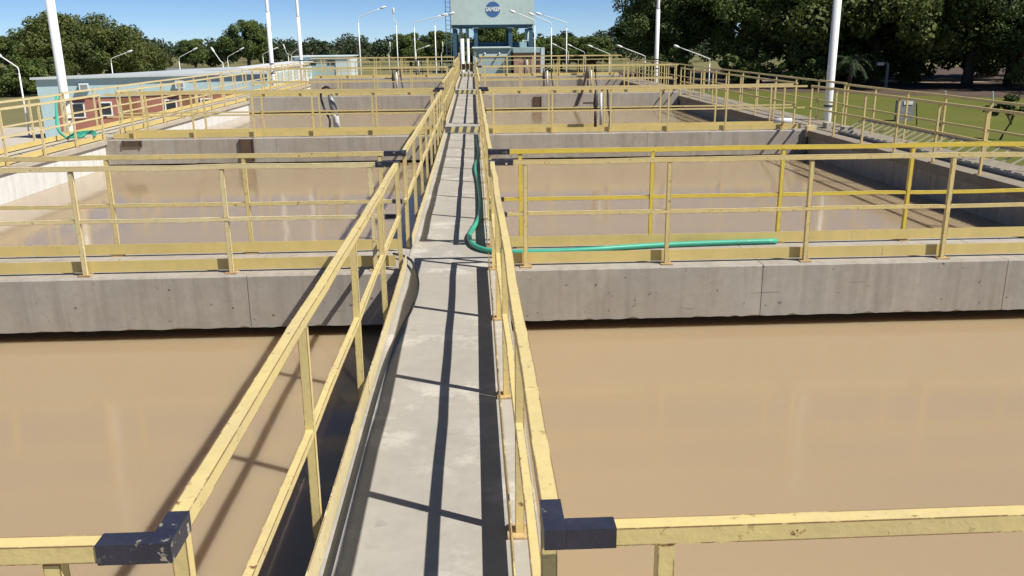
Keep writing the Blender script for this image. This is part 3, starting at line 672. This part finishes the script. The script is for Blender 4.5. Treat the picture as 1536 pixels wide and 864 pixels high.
def tree(key, x, y, sc, label, rz=None, name='tree', cat='tree', sz_=None, group='trees around the plant'):
    t = thing(name, label, cat, (x, y, GZ), group); cm, tm = variants[key]
    a = R.uniform(0, 6.28) if rz is None else rz
    for nm, me in (('trunk', tm), ('crown', cm)):
        o = inst(nm, me, t, (0, 0, 0)); o.rotation_euler = (0, 0, a); o.scale = (sc, sc, sz_ or sc)
    return t
# right-hand grove
tree('bigB', 21.8, 104, .80, 'dark tree at the left end of the grove on the right')
tree('bigA', 23.5, 98, 1.05, 'broad dark tree behind the far tall pole on the right')
tree('bigB', 29.5, 92, 1.0, 'green tree above the nearest short lamp on the right')
tree('bigC', 26.5, 110, 1.25, 'tall dark tree rising behind the nearest short lamp on the right')
tree('bigB', 35.5, 88, 1.05, 'green tree just left of the nearest tall pole on the right')
tree('olive', 38.6, 83.5, 1.5, 'sunlit yellowish green tree right of the nearest tall pole on the right')
tree('bigA', 33.0, 108, 1.25, 'tall dark tree behind the nearest tall pole on the right')
tree('bigB', 47.0, 92, 1.2, 'sunlit green tree behind the palm on the right')
tree('bigA', 45.5, 79.5, 1.0, 'large dark shade tree standing on the soil right of the lawn lamp')
tree('bigC', 50.0, 80.5, 1.0, 'dark shade tree near the right edge, leaning trunk')
tree('bigA', 55.0, 76, 1.05, 'dark shade tree at the right edge of the picture')
tree('bigB', 58.0, 92, 1.25, 'green tree filling the top right corner')
tree('bigA', 42.0, 108, 1.3, 'tall dark tree far behind the lawn lamp')
tree('bigB', 52.0, 110, 1.35, 'tall green tree far behind the shade trees on the right')
tree('bigC', 66.0, 80, 1.15, 'unseen dark tree added for its shade beyond the right edge')  # out of view, added to throw shade left onto the soil
tree('bigA', 57.0, 62, 1.0, 'unseen tree added to cast shade just beyond the right edge, nearer the lawn')  # unseen tree, added so shade falls in front of the grove
for x, y, s, lab in ((27, 86, 1.2, 'low bush under the grove left of the near tall pole'), (31, 82, 1.1, 'low bush right of the nearest short lamp'), (36.5, 84, 1.3, 'low leafy bush by the palm'), (20.5, 92, 1.2, 'low bush beside the far tall pole on the right'),
                     (47.8, 74, .9, 'light green bush growing between the shade trees'), (51.5, 74, 1.0, 'light green bush at the right edge under the shade trees'), (43.5, 88, 1.3, 'dark bush behind the lawn lamp'), (54, 103, 2.2, 'big dark bush behind the shade trees, left'), (61, 101, 2.3, 'big dark bush behind the shade trees, middle'), (68, 99, 2.3, 'big dark bush behind the shade trees, right'), (48, 104, 2.1, 'big dark bush behind the lawn lamp'), (40.5, 101, 2.0, 'big dark bush behind the palm')):
    tree('bush', x, y, s, lab, name='bush', cat='bush', group='bushes under the grove')
for px, y, s, lab in ((15, 84, 1.2, 'green bush at the far left edge beyond the brick building'), (44, 88, 1.1, 'green bush touching the left end of the brick building')):
    tree('bush', ony(px, 70, y).x, y, s, lab, name='bush', cat='bush', group='bushes on the left')
tree('sapling', 23.9, 38.3, 1.0, 'small dark sapling on the bright lawn at the right edge', name='sapling', group='lawn plants')
# palm
q = onz(1252, 122, GZ); PX, PY = 33.4, 77.0
t = thing('palm', 'short palm with arching fronds in front of the grove on the right', 'palm', (PX, PY, GZ))
MB().tube([(PX, PY, GZ), (PX+.1, PY, GZ+1.3), (PX+.05, PY, GZ+2.4)], [.26, .20, .22], 8).build('trunk', 'bark', t, smooth=True)
for k in range(16):
    a = 2*math.pi*k/16 + R.uniform(-.15, .15); ln = R.uniform(1.7, 2.4); el = R.uniform(.5, 1.3); mb = MB()
    pts = [Vector((PX+.05, PY, GZ+2.35)) + Vector((math.cos(a), math.sin(a), 0))*ln*s_ + Vector((0, 0, 1))*(ln*(el*s_ - 1.15*s_*s_)) for s_ in (0, .2, .4, .6, .8, 1)]
    sd = Vector((-math.sin(a), math.cos(a), 0))
    for i in range(5):
        for j in range(4):
            b0 = pts[i].lerp(pts[i+1], j/4)
            for s_ in (-1, 1):
                tip = b0 + sd*s_*.42*(1-.5*i/5) + (pts[i+1]-pts[i])*.5 - Vector((0, 0, .16)); w_ = (pts[i+1]-pts[i])*.13
                mb.add([b0, b0+w_, tip], [(0, 1, 2)])
    mb.build('frond', 'leaf_palm', t)
# left and centre trees
def at(px, y): return ony(px, 70, y).x
tree('olive', at(105, 112), 112, 1.05, 'big round dark olive tree left of the nearest tall pole on the left', 1.0, sz_=1.10)
tree('round', at(70, 118), 118, .95, 'dark tree at the left side of the big round tree')
tree('olive', at(165, 100), 100, .80, 'olive green tree behind the nearest tall pole on the left', 2.0, sz_=.88)
tree('olive', at(205, 108), 108, .62, 'low olive tree just right of the nearest tall pole on the left')
tree('round', at(371, 150), 150, .92, 'dark round tree standing above the treeline left of the second tall pole', sz_=1.08)
tree('round', at(20, 170), 170, .85, 'low tree at the far left edge')
tree('olive', at(60, 90), 90, .45, 'small olive tree in front of the far left shed')
tree('round', at(290, 150), 150, .7, 'round green tree behind the sheds')
tree('round', at(615, 150), 150, .78, 'dark tree left of the tower beside the tall thin lamps')
tree('round', at(662, 140), 140, .80, 'dark tree close behind the tower, left')
tree('round', at(742, 135), 135, 1.02, 'dark tree seen through the tower columns, centre')
tree('round', at(730, 140), 140, .80, 'dark tree seen through the tower columns, left')
tree('round', at(789, 142), 142, .76, 'dark tree seen through the tower columns, right')
tree('round', at(818, 150), 150, .66, 'dark tree just right of the tower')
tree('round', at(868, 135), 135, .66, 'dark green tree between the tower and the grove')
tree('round', at(893, 128), 128, .66, 'dark green tree touching the left end of the grove')
tree('round', at(842, 140), 140, .66, 'green tree right of the tower behind the lamps')
# far wood
g = np.random.default_rng(5); cs = []; rs = []
for row, (yy, hh, nn) in enumerate(((185, 4.9, 120), (225, 6.0, 130), (270, 7.0, 130))):
    for k in range(nn):
        x = -230 + 400*(k + g.uniform(-.4, .4))/nn; y = yy + g.uniform(-14, 14); hgt = hh*g.uniform(.78, 1.08)
        for j in range(5):
            cs.append((x + g.uniform(-2.2, 2.2), y + g.uniform(-2, 2), GZ + hgt*g.uniform(.2, .86))); rs.append(g.uniform(1.0, 2.0))
wood = bpy.data.objects.new('far_wood', leaf_mesh('far_wood', cs, rs, 60, .75, 'leaf_far', 9)); C.objects.link(wood); wood['kind'] = 'stuff'
tag(wood, 'band of far scrub wood along the horizon', 'wood')
# posts and boxes on the lawn
for px, py0, py1, lab, m, r in ((1410, 165, 190, 'thin dark stake on the bright lawn', 'dark_metal', .04), (1375, 155, 188, 'thin dark stake on the lawn beside the grey box', 'dark_metal', .035), (1300, 60, 127, 'slanting thin pole by the palm', 'grey_metal', .06),
                             (1418, 137, 165, 'thin pale post at the back of the lawn', 'pvc', .05), (1489, 137, 160, 'thin pale post at the back of the lawn near the right edge', 'pvc', .05)):
    b = onz(px, py1, GZ); a = ony(px + (3 if px == 1300 else 0), py0, b.y)
    tag(MB().tube([b, a], r, 8).build('thin_post', m), lab, 'post', 'posts on the lawn')
b = onz(1358, 182, GZ); t = thing('meter_box', 'dark grey pillar box with a small white plate on the lawn', 'box', b)
MB().box(b.x-.42, b.x+.42, b.y, b.y+.5, GZ, ony(1358, 151, b.y).z).build('pillar', 'grey_metal', t); MB().box(b.x-.2, b.x+.3, b.y-.03, b.y-.002, ony(1358, 157, b.y).z, ony(1358, 152, b.y).z).build('plate', 'white', t)
